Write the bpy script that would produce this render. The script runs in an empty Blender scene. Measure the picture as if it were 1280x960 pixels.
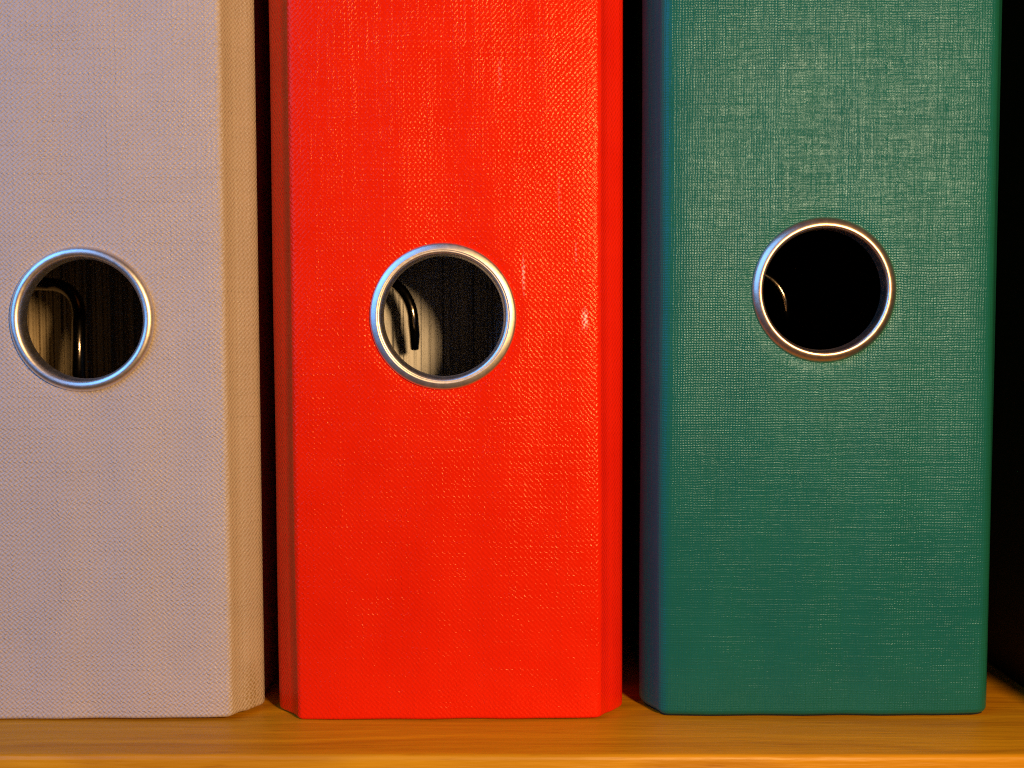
import bpy, bmesh, math, random
from mathutils import Vector, Matrix, noise as mnoise

MM = 0.001
rad = math.radians
random.seed(7)
scene = bpy.context.scene
col = scene.collection

# ------------------------------------------------------------------ camera
TILT = 2.5
CAM_Y, CAM_Z = -280.0, 12.2
cam_d = bpy.data.cameras.new("camera")
cam = bpy.data.objects.new("camera", cam_d)
col.objects.link(cam)
cam_d.sensor_width = 36.0
cam_d.lens = 46.3
cam_d.clip_start = 0.01
cam_d.clip_end = 20.0
cam.location = (0, CAM_Y * MM, CAM_Z * MM)
cam.rotation_euler = (rad(90 - TILT), 0, 0)
cam_d.dof.use_dof = True
cam_d.dof.focus_distance = 0.281
cam_d.dof.aperture_fstop = 18.0
scene.camera = cam

# ------------------------------------------------------------------ world: a dim evening room
world = bpy.data.worlds.new("World")
scene.world = world
world.use_nodes = True
bg = world.node_tree.nodes["Background"]
bg.inputs[0].default_value = (1.0, 0.62, 0.42, 1)
bg.inputs[1].default_value = 0.035


# ------------------------------------------------------------------ lamps
def area(name, loc, target, size, power, colour, shape='DISK', size_y=None):
    d = bpy.data.lights.new(name, 'AREA')
    d.shape = shape
    d.size = size
    if size_y:
        d.size_y = size_y
    d.energy = power
    d.color = colour
    o = bpy.data.objects.new(name, d)
    o.location = [c * MM for c in loc]
    v = Vector(target) * MM - o.location
    o.rotation_euler = v.to_track_quat('-Z', 'Y').to_euler()
    col.objects.link(o)
    return o


area("room_lamp", (172, -380, 84), (20, 0, 10), 0.058, 2.3, (1.0, 0.59, 0.24))
area("window_light", (-540, -440, 340), (-20, 0, 10), 0.6, 5.4, (0.13, 0.40, 1.0), 'RECTANGLE', 0.72)

scene.view_settings.view_transform = 'Standard'
scene.view_settings.look = 'None'
scene.view_settings.exposure = 0.0
scene.view_settings.gamma = 1.0
scene.cycles.use_denoising = False
scene.cycles.sample_clamp_indirect = 0.5
scene.cycles.filter_width = 1.1


# ------------------------------------------------------------------ node helpers
class NT:
    def __init__(self, name):
        self.m = bpy.data.materials.new(name)
        self.m.use_nodes = True
        self.t = self.m.node_tree
        self.b = self.t.nodes["Principled BSDF"]

    def link(self, a, b):
        self.t.links.new(a, b)

    def put(self, sock, v):
        if isinstance(v, (int, float)):
            sock.default_value = v
        elif isinstance(v, tuple):
            sock.default_value = v
        else:
            self.link(v, sock)

    def math(self, op, a, b=0.0, c=0.0):
        n = self.t.nodes.new("ShaderNodeMath")
        n.operation = op
        self.put(n.inputs[0], a)
        self.put(n.inputs[1], b)
        self.put(n.inputs[2], c)
        return n.outputs[0]

    def combine(self, x, y, z):
        n = self.t.nodes.new("ShaderNodeCombineXYZ")
        for i, v in enumerate((x, y, z)):
            self.put(n.inputs[i], v)
        return n.outputs[0]

    def noise(self, vec, scale, detail=2.0, rough=0.5):
        n = self.t.nodes.new("ShaderNodeTexNoise")
        self.link(vec, n.inputs["Vector"])
        n.inputs["Scale"].default_value = scale
        n.inputs["Detail"].default_value = detail
        n.inputs["Roughness"].default_value = rough
        return n.outputs[0]

    def mix(self, f, a, b):
        n = self.t.nodes.new("ShaderNodeMix")
        n.data_type = 'RGBA'
        self.put(n.inputs[0], f)
        self.put(n.inputs[6], a)
        self.put(n.inputs[7], b)
        return n.outputs[2]

    def ramp(self, f, lo, hi):
        n = self.t.nodes.new("ShaderNodeMapRange")
        self.put(n.inputs[0], f)
        n.inputs[1].default_value = lo
        n.inputs[2].default_value = hi
        return n.outputs[0]

    def bump(self, h, dist, strength=1.0):
        n = self.t.nodes.new("ShaderNodeBump")
        n.inputs["Strength"].default_value = strength
        n.inputs["Distance"].default_value = dist
        self.link(h, n.inputs["Height"])
        return n.outputs[0]


TAU = 2 * math.pi


def cloth(name, base, base2, rough, pu, pv, amp, seed, mode='dots', slub_v=0.5, slub_h=0.2, spec=0.5, grain=0.25, scuffs=(), tint=(1, 1, 1, 1), mark=(0.85, 0.66, 0.52, 1), ring=None):
    """book linen: woven relief in arc-length coordinates (mm)"""
    n = NT(name)
    uv = n.t.nodes.new("ShaderNodeUVMap").outputs[0]
    s = n.t.nodes.new("ShaderNodeSeparateXYZ")
    n.link(uv, s.inputs[0])
    u, v = s.outputs[0], s.outputs[1]
    u0, v0 = u, v
    u = n.math('ADD', u, seed * 13.7)
    v = n.math('ADD', v, seed * 7.1)
    p = n.combine(u, v, seed)
    # threads wander a little
    w1 = n.math('SUBTRACT', n.noise(p, 0.16, 3), 0.5)
    w2 = n.math('SUBTRACT', n.noise(n.combine(v, u, seed + 3.3), 0.16, 3), 0.5)
    # uneven threads: long in v (warp) and long in u (weft)
    fr = 1.15 if mode == 'dots' else 1.7
    lg = 0.035 if mode == 'dots' else 0.028
    warp = n.noise(n.combine(u, n.math('MULTIPLY', v, lg), seed), fr, 3, 0.65)
    weft = n.noise(n.combine(n.math('MULTIPLY', u, lg * 1.25), v, seed + 9), fr, 3, 0.65)
    uu = n.math('ADD', u, n.math('MULTIPLY', w1, pu * 1.0))
    vv = n.math('ADD', v, n.math('MULTIPLY', w2, pv * 1.0))
    uu = n.math('ADD', uu, n.math('MULTIPLY', n.math('SUBTRACT', weft, 0.5), pu * 1.1))
    vv = n.math('ADD', vv, n.math('MULTIPLY', n.math('SUBTRACT', warp, 0.5), pv * 1.1))
    cu = n.math('COSINE', n.math('MULTIPLY', uu, TAU / pu))
    cv = n.math('COSINE', n.math('MULTIPLY', vv, TAU / pv))
    if mode == 'dots':
        weave = n.math('ADD', n.math('MULTIPLY', n.math('MULTIPLY', cu, cv), 0.85), n.math('MULTIPLY', n.math('ADD', cu, cv), 0.11))
    else:
        weave = n.math('MULTIPLY', n.math('ADD', cu, cv), 0.42)
    cell = n.noise(p, 0.9, 2)
    k = n.math('ADD', 0.35, n.math('MULTIPLY', cell, 1.2))
    k = n.math('MULTIPLY', k, n.math('ADD', 0.5, n.math('MULTIPLY', warp, 1.0)))
    k = n.math('MULTIPLY', k, n.math('ADD', 0.5, n.math('MULTIPLY', weft, 1.0)))
    h = n.math('MULTIPLY', weave, k)
    lo = 0.52 if mode == 'dots' else 0.42
    h = n.math('ADD', h, n.math('MULTIPLY', n.ramp(warp, lo, 0.78), slub_v))
    h = n.math('ADD', h, n.math('MULTIPLY', n.ramp(weft, lo, 0.78), slub_h))
    g = n.noise(p, 3.2, 2, 0.7)
    h = n.math('ADD', h, n.math('MULTIPLY', g, grain))
    big = n.noise(p, 0.05, 3)
    h = n.math('ADD', h, n.math('MULTIPLY', big, 0.8))
    if ring:      # the cloth is pulled in under the metal ring
        du = n.math('SUBTRACT', u0, ring[0])
        dv = n.math('SUBTRACT', v0, ring[1])
        d = n.math('SQRT', n.math('ADD', n.math('MULTIPLY', du, du), n.math('MULTIPLY', dv, dv)))
        mr = n.t.nodes.new("ShaderNodeMapRange")
        mr.interpolation_type = 'SMOOTHSTEP'
        n.link(d, mr.inputs[0])
        mr.inputs[1].default_value = 14.6
        mr.inputs[2].default_value = 18.2
        h = n.math('ADD', h, n.math('MULTIPLY', mr.outputs[0], 0.24 / amp))
    marks = None
    for (su, sv, ru, rv, st) in scuffs:      # rubbed places where the coating has gone pale
        du = n.math('DIVIDE', n.math('SUBTRACT', u0, su), ru)
        dv = n.math('DIVIDE', n.math('SUBTRACT', v0, sv), rv)
        d = n.math('SQRT', n.math('ADD', n.math('MULTIPLY', du, du), n.math('MULTIPLY', dv, dv)))
        d = n.math('ADD', d, n.math('MULTIPLY', n.math('SUBTRACT', n.noise(p, 1.6, 3, 0.7), 0.5), 1.6))
        mk = n.math('MULTIPLY', n.ramp(d, 1.0, 0.35), st)
        mk = n.math('MULTIPLY', mk, n.ramp(weave, -0.4, 0.5))
        marks = mk if marks is None else n.math('MAXIMUM', marks, mk)
    n.link(n.bump(h, amp * MM), n.b.inputs["Normal"])
    var = n.ramp(n.noise(p, 0.08, 4, 0.6), 0.3, 0.7)
    c = n.mix(var, base, base2)
    if marks is not None:
        c = n.mix(marks, c, mark)
    n.link(c, n.b.inputs["Base Color"])
    r = n.math('ADD', rough - 0.06, n.math('MULTIPLY', n.noise(p, 0.35, 3), 0.12))
    n.link(r, n.b.inputs["Roughness"])
    n.b.inputs["Specular IOR Level"].default_value = spec
    n.b.inputs["Specular Tint"].default_value = tint
    return n.m


def metal(name, base, rough, seed):
    n = NT(name)
    tc = n.t.nodes.new("ShaderNodeTexCoord").outputs["Object"]
    g = n.noise(tc, 900.0, 3)
    n.b.inputs["Metallic"].default_value = 1.0
    c = n.mix(n.ramp(n.noise(tc, 130.0 + seed, 4, 0.65), 0.35, 0.7), base, tuple(x * 0.82 for x in base[:3]) + (1,))
    n.link(c, n.b.inputs["Base Color"])
    n.link(n.math('ADD', rough - 0.06, n.math('MULTIPLY', g, 0.12)), n.b.inputs["Roughness"])
    n.link(n.bump(g, 0.00002), n.b.inputs["Normal"])
    return n.m


def plain(name, base, rough, vary=0.15, scale=400.0):
    n = NT(name)
    tc = n.t.nodes.new("ShaderNodeTexCoord").outputs["Object"]
    f = n.noise(tc, scale, 3)
    n.link(n.mix(f, tuple(x * (1 - vary) for x in base[:3]) + (1,), tuple(x * (1 + vary) for x in base[:3]) + (1,)),
           n.b.inputs["Base Color"])
    n.b.inputs["Roughness"].default_value = rough
    return n.m


def wood(name, light, dark, rough):
    n = NT(name)
    tc = n.t.nodes.new("ShaderNodeTexCoord").outputs["Object"]
    s = n.t.nodes.new("ShaderNodeSeparateXYZ")
    n.link(tc, s.inputs[0])
    x, y, z = s.outputs
    # rings sweep gently over the board: long in x, curling towards the left
    wx = n.math('MULTIPLY', x, 9.0)
    wob = n.noise(n.combine(wx, n.math('MULTIPLY', y, 40.0), n.math('MULTIPLY', z, 40.0)), 1.0, 3, 0.5)
    d = n.math('ADD', n.math('MULTIPLY', y, 210.0), n.math('MULTIPLY', z, 150.0))
    d = n.math('ADD', d, n.math('MULTIPLY', wob, 7.0))
    ring = n.noise(n.combine(d, n.math('MULTIPLY', x, 2.5), 0.0), 0.75, 2, 0.6)
    ring = n.ramp(ring, 0.36, 0.68)
    fib = n.noise(n.combine(n.math('MULTIPLY', x, 45.0), n.math('MULTIPLY', y, 1500.0), n.math('MULTIPLY', z, 1500.0)), 1.0, 3, 0.6)
    grain = n.noise(n.combine(n.math('MULTIPLY', x, 22.0), n.math('MULTIPLY', y, 420.0), n.math('MULTIPLY', z, 900.0)), 1.0, 4, 0.7)
    pores = n.noise(n.combine(n.math('MULTIPLY', x, 110.0), n.math('MULTIPLY', y, 800.0), n.math('MULTIPLY', z, 1100.0)), 1.0, 2, 0.6)
    f = n.math('ADD', n.math('MULTIPLY', ring, 0.6), n.math('MULTIPLY', fib, 0.15))
    f = n.math('ADD', f, n.math('MULTIPLY', n.ramp(grain, 0.3, 0.7), 0.3))
    f = n.math('SUBTRACT', f, n.math('MULTIPLY', n.ramp(pores, 0.60, 0.74), 0.22))
    f = n.math('MAXIMUM', n.math('MINIMUM', f, 1.15), -0.15)
    n.link(n.mix(f, dark, light), n.b.inputs["Base Color"])
    n.link(n.bump(n.math('ADD', fib, n.math('MULTIPLY', pores, -1.2)), 0.00008), n.b.inputs["Normal"])
    n.link(n.math('ADD', rough, n.math('MULTIPLY', fib, 0.15)), n.b.inputs["Roughness"])
    n.b.inputs["Specular IOR Level"].default_value = 0.35
    return n.m


# ------------------------------------------------------------------ object helpers
def tag(o, label=None, cat=None, group=None, kind=None):
    for k, v in (("label", label), ("category", cat), ("group", group), ("kind", kind)):
        if v:
            o[k] = v
    return o


def link(name, me, parent=None, mats=()):
    o = bpy.data.objects.new(name, me)
    col.objects.link(o)
    for m in mats:
        me.materials.append(m)
    if parent:
        o.parent = parent
    return o


def smooth(me, angle=40):
    for p in me.polygons:
        p.use_smooth = True
    try:
        me.set_sharp_from_angle(angle=rad(angle))
    except Exception:
        pass


def box_bm(bm, x0, x1, y0, y1, z0, z1):
    vs = [bm.verts.new((x * MM, y * MM, z * MM)) for x in (x0, x1) for y in (y0, y1) for z in (z0, z1)]
    for f in ((0, 1, 3, 2), (4, 6, 7, 5), (0, 4, 5, 1), (2, 3, 7, 6), (0, 2, 6, 4), (1, 5, 7, 3)):
        bm.faces.new([vs[i] for i in f])


def board(name, x0, x1, y0, y1, z0, z1, mat, bev=1.2, seg=4, parent=None):
    bm = bmesh.new()
    box_bm(bm, x0, x1, y0, y1, z0, z1)
    bmesh.ops.recalc_face_normals(bm, faces=bm.faces)
    bmesh.ops.bevel(bm, geom=list(bm.edges), offset=bev * MM, segments=seg, profile=0.5, affect='EDGES')
    me = bpy.data.meshes.new(name)
    bm.to_mesh(me)
    bm.free()
    smooth(me, 30)
    return link(name, me, parent, [mat])


def catmull(pts, n):
    out = []
    P = [pts[0]] + list(pts) + [pts[-1]]
    for i in range(1, len(P) - 2):
        p0, p1, p2, p3 = (Vector(p) for p in P[i - 1:i + 3])
        for k in range(n):
            t = k / n
            out.append(0.5 * ((2 * p1) + (p2 - p0) * t + (2 * p0 - 5 * p1 + 4 * p2 - p3) * t * t
                              + (3 * p1 - p0 - 3 * p2 + p3) * t ** 3))
    out.append(Vector(pts[-1]))
    return out


def shell(name, path, thick, height, er, mats, parent, wobble=0.0, rough_end=None, zstep=6.0, z_mid=0.0, u0=None):
    """A cloth-covered board: the path (x, y in mm, seen from above, outside on its left hand)
    swept upwards, edges rounded by er.  UVs are arc length and height in mm."""
    n = len(path)
    nor = []
    for i in range(n):
        a = path[max(i - 1, 0)]
        b = path[min(i + 1, n - 1)]
        d = (b - a).normalized()
        nor.append(Vector((-d.y, d.x)))         # pointing inwards
    arc = [0.0]
    for i in range(1, n):
        arc.append(arc[-1] + (path[i] - path[i - 1]).length)
    mid = arc[-1] / 2 if u0 is None else u0
    layers = []
    K = 5
    for k in range(K + 1):
        a = math.pi / 2 * k / K
        layers.append((er * (1 - math.sin(a)), er * (1 - math.cos(a))))   # (z, inset) reversed below
    layers = [(er - er * math.cos(math.pi / 2 * k / K), er - er * math.sin(math.pi / 2 * k / K)) for k in range(K + 1)]
    zs = [(z, o) for z, o in layers]
    m = max(2, int((height - 2 * er) / zstep))
    for k in range(1, m):
        zs.append((er + (height - 2 * er) * k / m, 0.0))
    for z, o in reversed(layers):
        zs.append((height - z, o))
    bm = bmesh.new()
    uvl = bm.loops.layers.uv.new("UVMap")
    rows = []
    uvof = {}
    for z, o in zs:
        ro, ri = [], []
        for i in range(n):
            dz = 0.0
            off = 0.0
            if wobble:
                q = Vector((path[i].x * 0.11, z * 0.013, path[i].y * 0.11))
                off = mnoise.noise(q) * wobble
            if rough_end and z < 12:
                f = (1 - z / 12)
                w = rough_end(path[i])
                dz = w * f * (0.9 + 0.9 * mnoise.noise(Vector((path[i].x * 0.25, path[i].y * 0.25, 3.1))))
                off += w * f * 0.35 * mnoise.noise(Vector((path[i].x * 0.5, z * 0.35, 8.0)))
            p = path[i] + nor[i] * (o + off)
            v = bm.verts.new((p.x * MM, p.y * MM, (z + dz) * MM))
            uvof[v] = (arc[i] - mid, z + o)
            ro.append(v)
            p = path[i] + nor[i] * (thick - o + off)
            v = bm.verts.new((p.x * MM, p.y * MM, (z + dz) * MM))
            uvof[v] = (arc[i] - mid, z + o)
            ri.append(v)
        rows.append((ro, ri))
    outer = []
    for k in range(len(rows) - 1):
        (a, ai), (b, bi) = rows[k], rows[k + 1]
        for i in range(n - 1):
            f = bm.faces.new((a[i], a[i + 1], b[i + 1], b[i]))
            outer.append(f)
            f = bm.faces.new((ai[i + 1], ai[i], bi[i], bi[i + 1]))
            f.material_index = 1 if len(mats) > 1 else 0
        bm.faces.new((ai[0], a[0], b[0], bi[0]))
        bm.faces.new((a[n - 1], ai[n - 1], bi[n - 1], b[n - 1]))
    for (r, ri), flip in ((rows[0], False), (rows[-1], True)):
        for i in range(n - 1):
            q = (ri[i], ri[i + 1], r[i + 1], r[i])
            bm.faces.new(q if not flip else q[::-1])
    for f in bm.faces:
        for l in f.loops:
            l[uvl].uv = uvof[l.vert]
    bmesh.ops.recalc_face_normals(bm, faces=bm.faces)
    me = bpy.data.meshes.new(name)
    bm.to_mesh(me)
    bm.free()
    smooth(me, 50)
    return link(name, me, parent, mats)


def punch(o, x, z, r):
    """cut the round finger hole through the board"""
    bm = bmesh.new()
    bmesh.ops.create_cone(bm, cap_ends=True, segments=96, radius1=r * MM, radius2=r * MM, depth=30 * MM)
    bmesh.ops.transform(bm, matrix=Matrix.Translation((x * MM, 0, z * MM)) @ Matrix.Rotation(rad(90), 4, 'X'), verts=bm.verts)
    cm = bpy.data.meshes.new("cutter")
    bm.to_mesh(cm)
    bm.free()
    c = bpy.data.objects.new("cutter", cm)
    col.objects.link(c)
    c.parent = o.parent
    md = o.modifiers.new("hole", 'BOOLEAN')
    md.object = c
    md.operation = 'DIFFERENCE'
    md.solver = 'EXACT'
    bpy.context.view_layer.update()
    ev = o.evaluated_get(bpy.context.evaluated_depsgraph_get())
    me = bpy.data.meshes.new_from_object(ev)
    o.modifiers.clear()
    o.data = me
    bpy.data.objects.remove(c)
    bpy.data.meshes.remove(cm)
    smooth(me, 50)


def lathe(name, prof, x, z, mats, parent, seg=128):
    """prof: (radius, y) in mm, spun round the hole's axis"""
    bm = bmesh.new()
    rings = []
    for k in range(seg):
        a = TAU * k / seg
        rings.append([bm.verts.new(((x + r * math.cos(a)) * MM, y * MM, (z + r * math.sin(a)) * MM)) for r, y in prof])
    for k in range(seg):
        a, b = rings[k], rings[(k + 1) % seg]
        for i in range(len(prof)):
            j = (i + 1) % len(prof)
            bm.faces.new((a[i], a[j], b[j], b[i]))
    bmesh.ops.recalc_face_normals(bm, faces=bm.faces)
    me = bpy.data.meshes.new(name)
    bm.to_mesh(me)
    bm.free()
    smooth(me, 60)
    return link(name, me, parent, mats)


def wire(name, pts, r, mat, parent, seg=16):
    pts = [Vector(p) for p in pts]
    bm = bmesh.new()
    rows = []
    up = Vector((0, 1, 0))
    for i, p in enumerate(pts):
        d = (pts[min(i + 1, len(pts) - 1)] - pts[max(i - 1, 0)]).normalized()
        s = d.cross(up).normalized()
        t = s.cross(d)
        rr = r
        if i in (0, len(pts) - 1):
            rr = r * 0.8
        rows.append([bm.verts.new((p + (s * math.cos(TAU * k / seg) + t * math.sin(TAU * k / seg)) * rr) * MM) for k in range(seg)])
    for a, b in zip(rows, rows[1:]):
        for k in range(seg):
            j = (k + 1) % seg
            bm.faces.new((a[k], a[j], b[j], b[k]))
    bm.faces.new(rows[0])
    bm.faces.new(rows[-1])
    bmesh.ops.recalc_face_normals(bm, faces=bm.faces)
    me = bpy.data.meshes.new(name)
    bm.to_mesh(me)
    bm.free()
    smooth(me, 50)
    return link(name, me, parent, [mat])


# ------------------------------------------------------------------ materials
M_wood = wood("varnished_pine", (0.68, 0.315, 0.004, 1), (0.36, 0.13, 0.002, 1), 0.34)
M_shade_wood = wood("shade_coloured_wood", (0.05, 0.022, 0.008, 1), (0.03, 0.012, 0.005, 1), 0.6)  # cabinet panels: shade of the gap put into the colour so it stays black
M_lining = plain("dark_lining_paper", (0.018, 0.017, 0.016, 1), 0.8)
M_ring_a = metal("nickel_plating_worn", (0.92, 0.86, 0.79, 1), 0.40, 1)
M_wire = metal("nickel_wire", (0.22, 0.19, 0.16, 1), 0.16, 4)
M_paper = plain("paper_edges", (0.74, 0.76, 0.80, 1), 0.8, 0.12, 900.0)
M_card = plain("buff_card_edges", (0.52, 0.44, 0.30, 1), 0.8, 0.15, 700.0)
M_grey = cloth("grey_linen", (0.455, 0.395, 0.345, 1), (0.49, 0.425, 0.37, 1), 0.36, 1.10, 1.0, 0.085, 1.0, slub_v=0.4, slub_h=0.6, spec=0.4,
               scuffs=((38.2, 4, 3.0, 9, 0.75), (-6, 22, 0.7, 0.6, 0.4), (12, 148, 0.5, 0.5, 0.4)),
               mark=(0.30, 0.215, 0.075, 1), ring=(2.3, 86.2))
M_red = cloth("red_linen", (0.77, 0.017, 0.002, 1), (0.72, 0.013, 0.001, 1), 0.22, 1.10, 1.20, 0.043, 2.0, slub_v=0.8, slub_h=0.12, spec=0.24, tint=(1.0, 0.72, 0.40, 1), ring=(-0.6, 86.8),
              scuffs=((29.4, 86.0, 0.9, 2.6, 0.9), (16.4, 95.5, 0.45, 4.5, 0.6), (11.6, 137, 0.4, 4.0, 0.22), (24.0, 112, 0.35, 6.0, 0.14), (27.5, 100, 0.3, 3.0, 0.3)))
M_green = cloth("green_linen", (0.008, 0.104, 0.080, 1), (0.010, 0.118, 0.087, 1), 0.25, 0.57, 0.54, 0.027, 3.0, mode='linen', slub_v=1.4, slub_h=1.25, spec=0.30, grain=1.0, tint=(0.40, 0.66, 1.0, 1), ring=(-1.1, 92.4))
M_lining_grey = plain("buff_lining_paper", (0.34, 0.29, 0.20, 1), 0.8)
M_ring_b = metal("coppery_plating", (0.90, 0.70, 0.55, 1), 0.35, 9)

# ------------------------------------------------------------------ the shelf (setting)
SZ = -72.6            # top of the shelf board
FRONT = -21.8         # front edge of the cabinet
shelf = board("shelf_board", -420, 121, FRONT - 0.9, 300, SZ - 19, SZ, M_wood, 1.1)
tag(shelf, "orange varnished pine shelf board under the three files", None, None, "structure")
PANEL_X = 121.3
side = board("side_panel", PANEL_X, PANEL_X + 18, FRONT - 0.9, 300, SZ - 60, SZ + 380, M_shade_wood, 1.1)
tag(side, "wooden side panel closing the shelf beyond the green file, shade put into its colour", None, None, "structure")
back = board("back_panel", -420, 139.3, 300.3, 305, SZ - 60, SZ + 380, M_shade_wood, 0.5)
tag(back, "back panel of the shelf, shade put into its colour", None, None, "structure")
upper = board("unseen_upper_shelf", -420, 121, FRONT - 0.9, 300, SZ + 333, SZ + 352, M_wood, 1.1)  # out of view, added to keep light off the file tops and back panel
tag(upper, "unseen upper pine shelf board, added above the files to keep light out", None, None, "structure")


# ------------------------------------------------------------------ lever arch files
RING_PROFILES = {
    # (radius, y) ; y < 0 stands proud of the spine
    'round': [(15.1, 0.25), (15.1, -0.15), (14.9, -0.75), (14.45, -1.25), (13.85, -1.5), (13.25, -1.42), (12.75, -1.0),
              (12.42, -0.3), (12.28, 0.8), (12.22, 3.4), (12.9, 3.6), (12.9, 0.6)],
    'flat': [(15.2, 0.25), (15.22, -0.3), (15.05, -0.62), (14.7, -0.82), (14.25, -0.97), (13.85, -1.1), (13.6, -1.14), (13.48, -1.06),
             (13.35, -1.1), (13.1, -1.06), (12.8, -0.8), (12.55, -0.3), (12.36, 0.6), (12.26, 3.4), (12.9, 3.6), (12.9, 0.6)],
    'ridge': [(15.1, 0.25), (15.1, -0.1), (14.95, -0.5), (14.6, -0.85), (14.2, -1.12), (13.8, -1.33), (13.45, -1.43), (13.1, -1.43),
              (12.8, -1.25), (12.58, -0.75), (12.42, 0.0), (12.36, 0.9), (12.3, 3.4), (12.95, 3.6), (12.95, 0.6)],
}


def half_profile(flat, er, grooved=True):
    """right half of the case seen from above, from the middle of the spine to the hinge"""
    pts = [(flat - er, 0.0)]
    for a in (22, 45, 66):
        pts.append((flat - er + er * math.sin(rad(a)), er * (1 - math.cos(rad(a)))))
    ex, ey = pts[-1]
    if not grooved:      # a full, soft fold without a crease
        return pts + [(ex + 0.45, ey + 1.3), (ex + 0.95, ey + 2.6), (ex + 1.55, ey + 4.0), (ex + 2.2, ey + 5.4), (ex + 2.75, ey + 6.8), (ex + 3.1, ey + 8.1), (ex + 3.2, ey + 9.1)]
    pts += [(ex + 0.7, ey + 1.35), (ex + 1.38, ey + 2.4), (ex + 2.25, ey + 3.45), (ex + 3.25, ey + 4.75), (ex + 4.2, ey + 6.0), (ex + 4.85, ey + 7.2), (ex + 5.05, ey + 8.3)]
    return pts


def lever_arch_file(name, label, x, y, lean, yaw, cloth_mat, ring_mat, ring_kind, ring_x, ring_z, flat, er, wire_pts,
                    wire_r=1.25, bottom_r=0.9, fray=None, group=None, ring_s=0.94, pitch=0.0, lining=None, plate_y=None, grooved=True):
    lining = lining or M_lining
    root = bpy.data.objects.new(name, None)
    col.objects.link(root)
    root.empty_display_size = 0.02
    tag(root, label, "binder", group)
    H = 318.0
    hp = half_profile(flat, er, grooved)
    half = catmull([Vector(p) for p in hp], 5)
    right = [Vector((0.0, 0.0))] + [Vector((t * (flat - er) / 8, 0)) for t in range(1, 8)] + half
    left = [Vector((-p.x, p.y)) for p in reversed(right[1:])]
    path = left + right
    shell_path = path
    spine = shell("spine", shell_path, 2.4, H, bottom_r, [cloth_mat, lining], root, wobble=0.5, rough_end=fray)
    punch(spine, ring_x, ring_z, 13.5)
    ex, ey = hp[-1]
    for s in (-1, 1):
        p = [Vector((s * (ex - 1.7), ey + 0.25 + t * 46)) for t in range(7)]
        if s < 0:
            p = p[::-1]
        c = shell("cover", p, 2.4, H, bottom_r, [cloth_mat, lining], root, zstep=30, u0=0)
    lathe("finger_ring", [(12.75 + (r - 12.25) * ring_s, min(yy, 2.6)) for r, yy in RING_PROFILES[ring_kind]], ring_x, ring_z, [ring_mat], root)
    # lever arch: wire standing out from a base plate on the inside of the left-hand cover
    w = wire("arch_wire", wire_pts, wire_r, M_wire, root)
    bm = bmesh.new()
    bx = -(ex - 4.3)
    py = wire_pts[0][1] - 8 if plate_y is None else plate_y
    box_bm(bm, bx, bx + 1.2, py, py + 60, wire_pts[0][2] - 110, wire_pts[0][2] + 30)
    me = bpy.data.meshes.new("base_plate")
    bmesh.ops.recalc_face_normals(bm, faces=bm.faces)
    bm.to_mesh(me)
    bm.free()
    link("base_plate", me, root, [M_wire])
    root.location = (x * MM, y * MM, (SZ + 0.15) * MM)
    root.rotation_euler = (rad(pitch), rad(lean), rad(yaw))
    return root


def arc_wire(x_start, x_end, y, z_top, z_end, r, lean=0.0):
    """out from the cover, a quarter bend, then down"""
    pts = [(x_start, y, z_top + 0.6), ((x_start + x_end - r) / 2, y, z_top + 0.3)]
    for k in range(13):
        a = math.pi / 2 * k / 12
        pts.append((x_end - r + r * math.sin(a), y + lean * k / 12, z_top - r + r * math.cos(a)))
    pts.append((x_end + 0.2, y + lean, (z_top - r + z_end) / 2))
    pts.append((x_end + 0.1, y + lean, z_end))
    zm = z_end + 0.45 * (z_top - z_end)
    return [(a, b + 0.032 * (c - zm) ** 2, c) for a, b, c in pts]


def fray_grey(p):
    # the hinge corner on the right is rubbed and rumpled
    return 0.08 + 0.45 * min(1, max(0, (p.x - 31.0) / 3.0))


def fray_small(p):
    return 0.03 + 0.15 * min(1, max(0, (abs(p.x) - 31.5) / 2.5))


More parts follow.
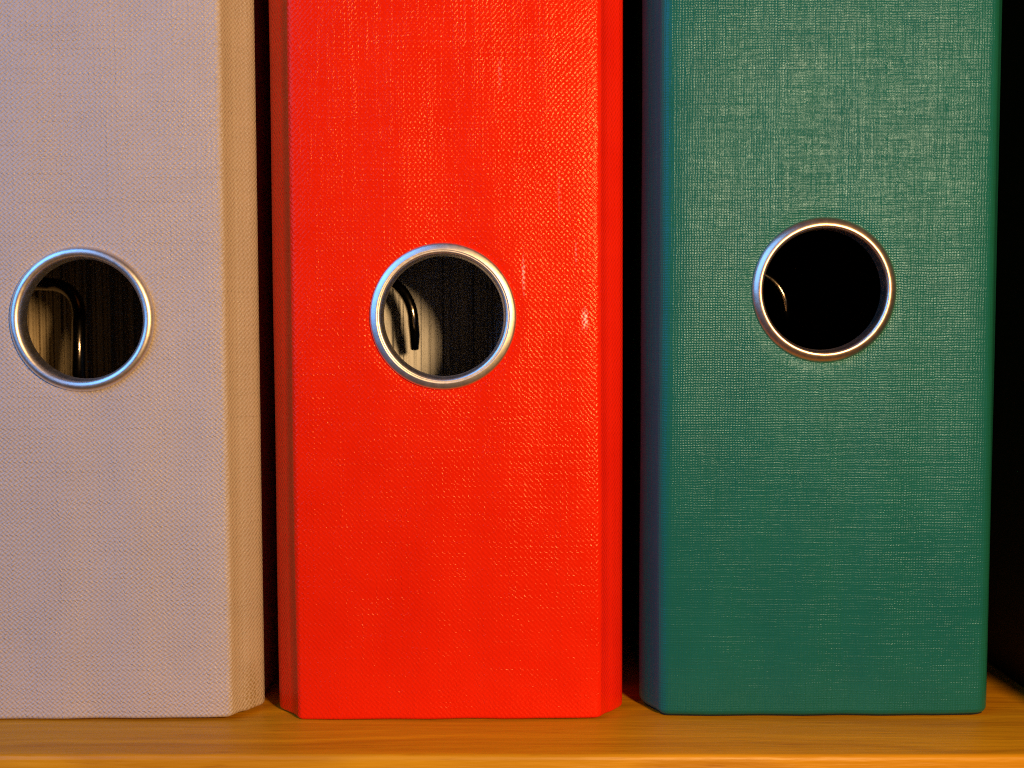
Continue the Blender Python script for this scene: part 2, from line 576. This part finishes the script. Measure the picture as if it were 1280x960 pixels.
G = "lever arch files standing side by side on the shelf"
lever_arch_file("lever_arch_file", "pale grey linen lever arch file on the left with a rubbed lower corner", -92.8, 0.3, -0.42, 0.0,
                M_grey, M_ring_a, 'round', 2.3, 86.2, 33.0, 1.7,
                arc_wire(-35, -10.4, 34, 95.0, 62, 10), 1.6, 0.9, fray_grey, G, pitch=0.3, lining=M_lining_grey, plate_y=98)
lever_arch_file("lever_arch_file", "bright red linen lever arch file standing between the grey and the green file", -13.5, 0.3, -0.30, 0.0,
                M_red, M_ring_a, 'flat', -0.6, 86.8, 33.2, 1.7,
                arc_wire(-34, -9.1, 29, 96.5, 79, 11), 1.25, 0.8, fray_small, G, pitch=0.9)
lever_arch_file("lever_arch_file", "dark green linen lever arch file on the right with its ring set higher", 67.6, 2.6, -0.14, 0.0,
                M_green, M_ring_b, 'ridge', -1.1, 92.4, 36.0, 2.9,
                arc_wire(-34, -4.2, 24, 97.0, 86.0, 9), 0.95, 1.6, fray_small, G, pitch=1.3, grooved=False)


# ------------------------------------------------------------------ papers filed in the grey and the red file
def papers(label, x, xa, xb, y, lean, mat):
    bm = bmesh.new()
    px = xa
    k = 0
    while px < xb:
        t = random.choice((0.25, 0.3, 0.35, 0.5, 0.9))
        off = random.uniform(-0.45, 0.45) + 0.8 * mnoise.noise(Vector((px * 0.35, 0, x)))
        if random.random() < 0.08:
            off += 1.2
        box_bm(bm, px, px + t, off, 205 + off, 6, 303 + random.uniform(-1, 1))
        px += t + 0.06
    me = bpy.data.meshes.new("paper_stack")
    bmesh.ops.recalc_face_normals(bm, faces=bm.faces)
    bm.to_mesh(me)
    bm.free()
    o = link("paper_stack", me, None, [mat])
    o.location = (x * MM, y * MM, (SZ + 0.15) * MM)
    o.rotation_euler = (0, rad(lean), 0)
    tag(o, label, "papers", "paper stacks filed inside the lever arch files")
    return o


papers("stack of filed paper sheets seen through the red file's ring", -13.5, -31.5, 31.5, 37.5, -0.30, M_paper)
papers("stack of filed paper sheets seen dimly through the grey file's ring", -92.8, -31.5, 12, 57, -0.42, M_card)
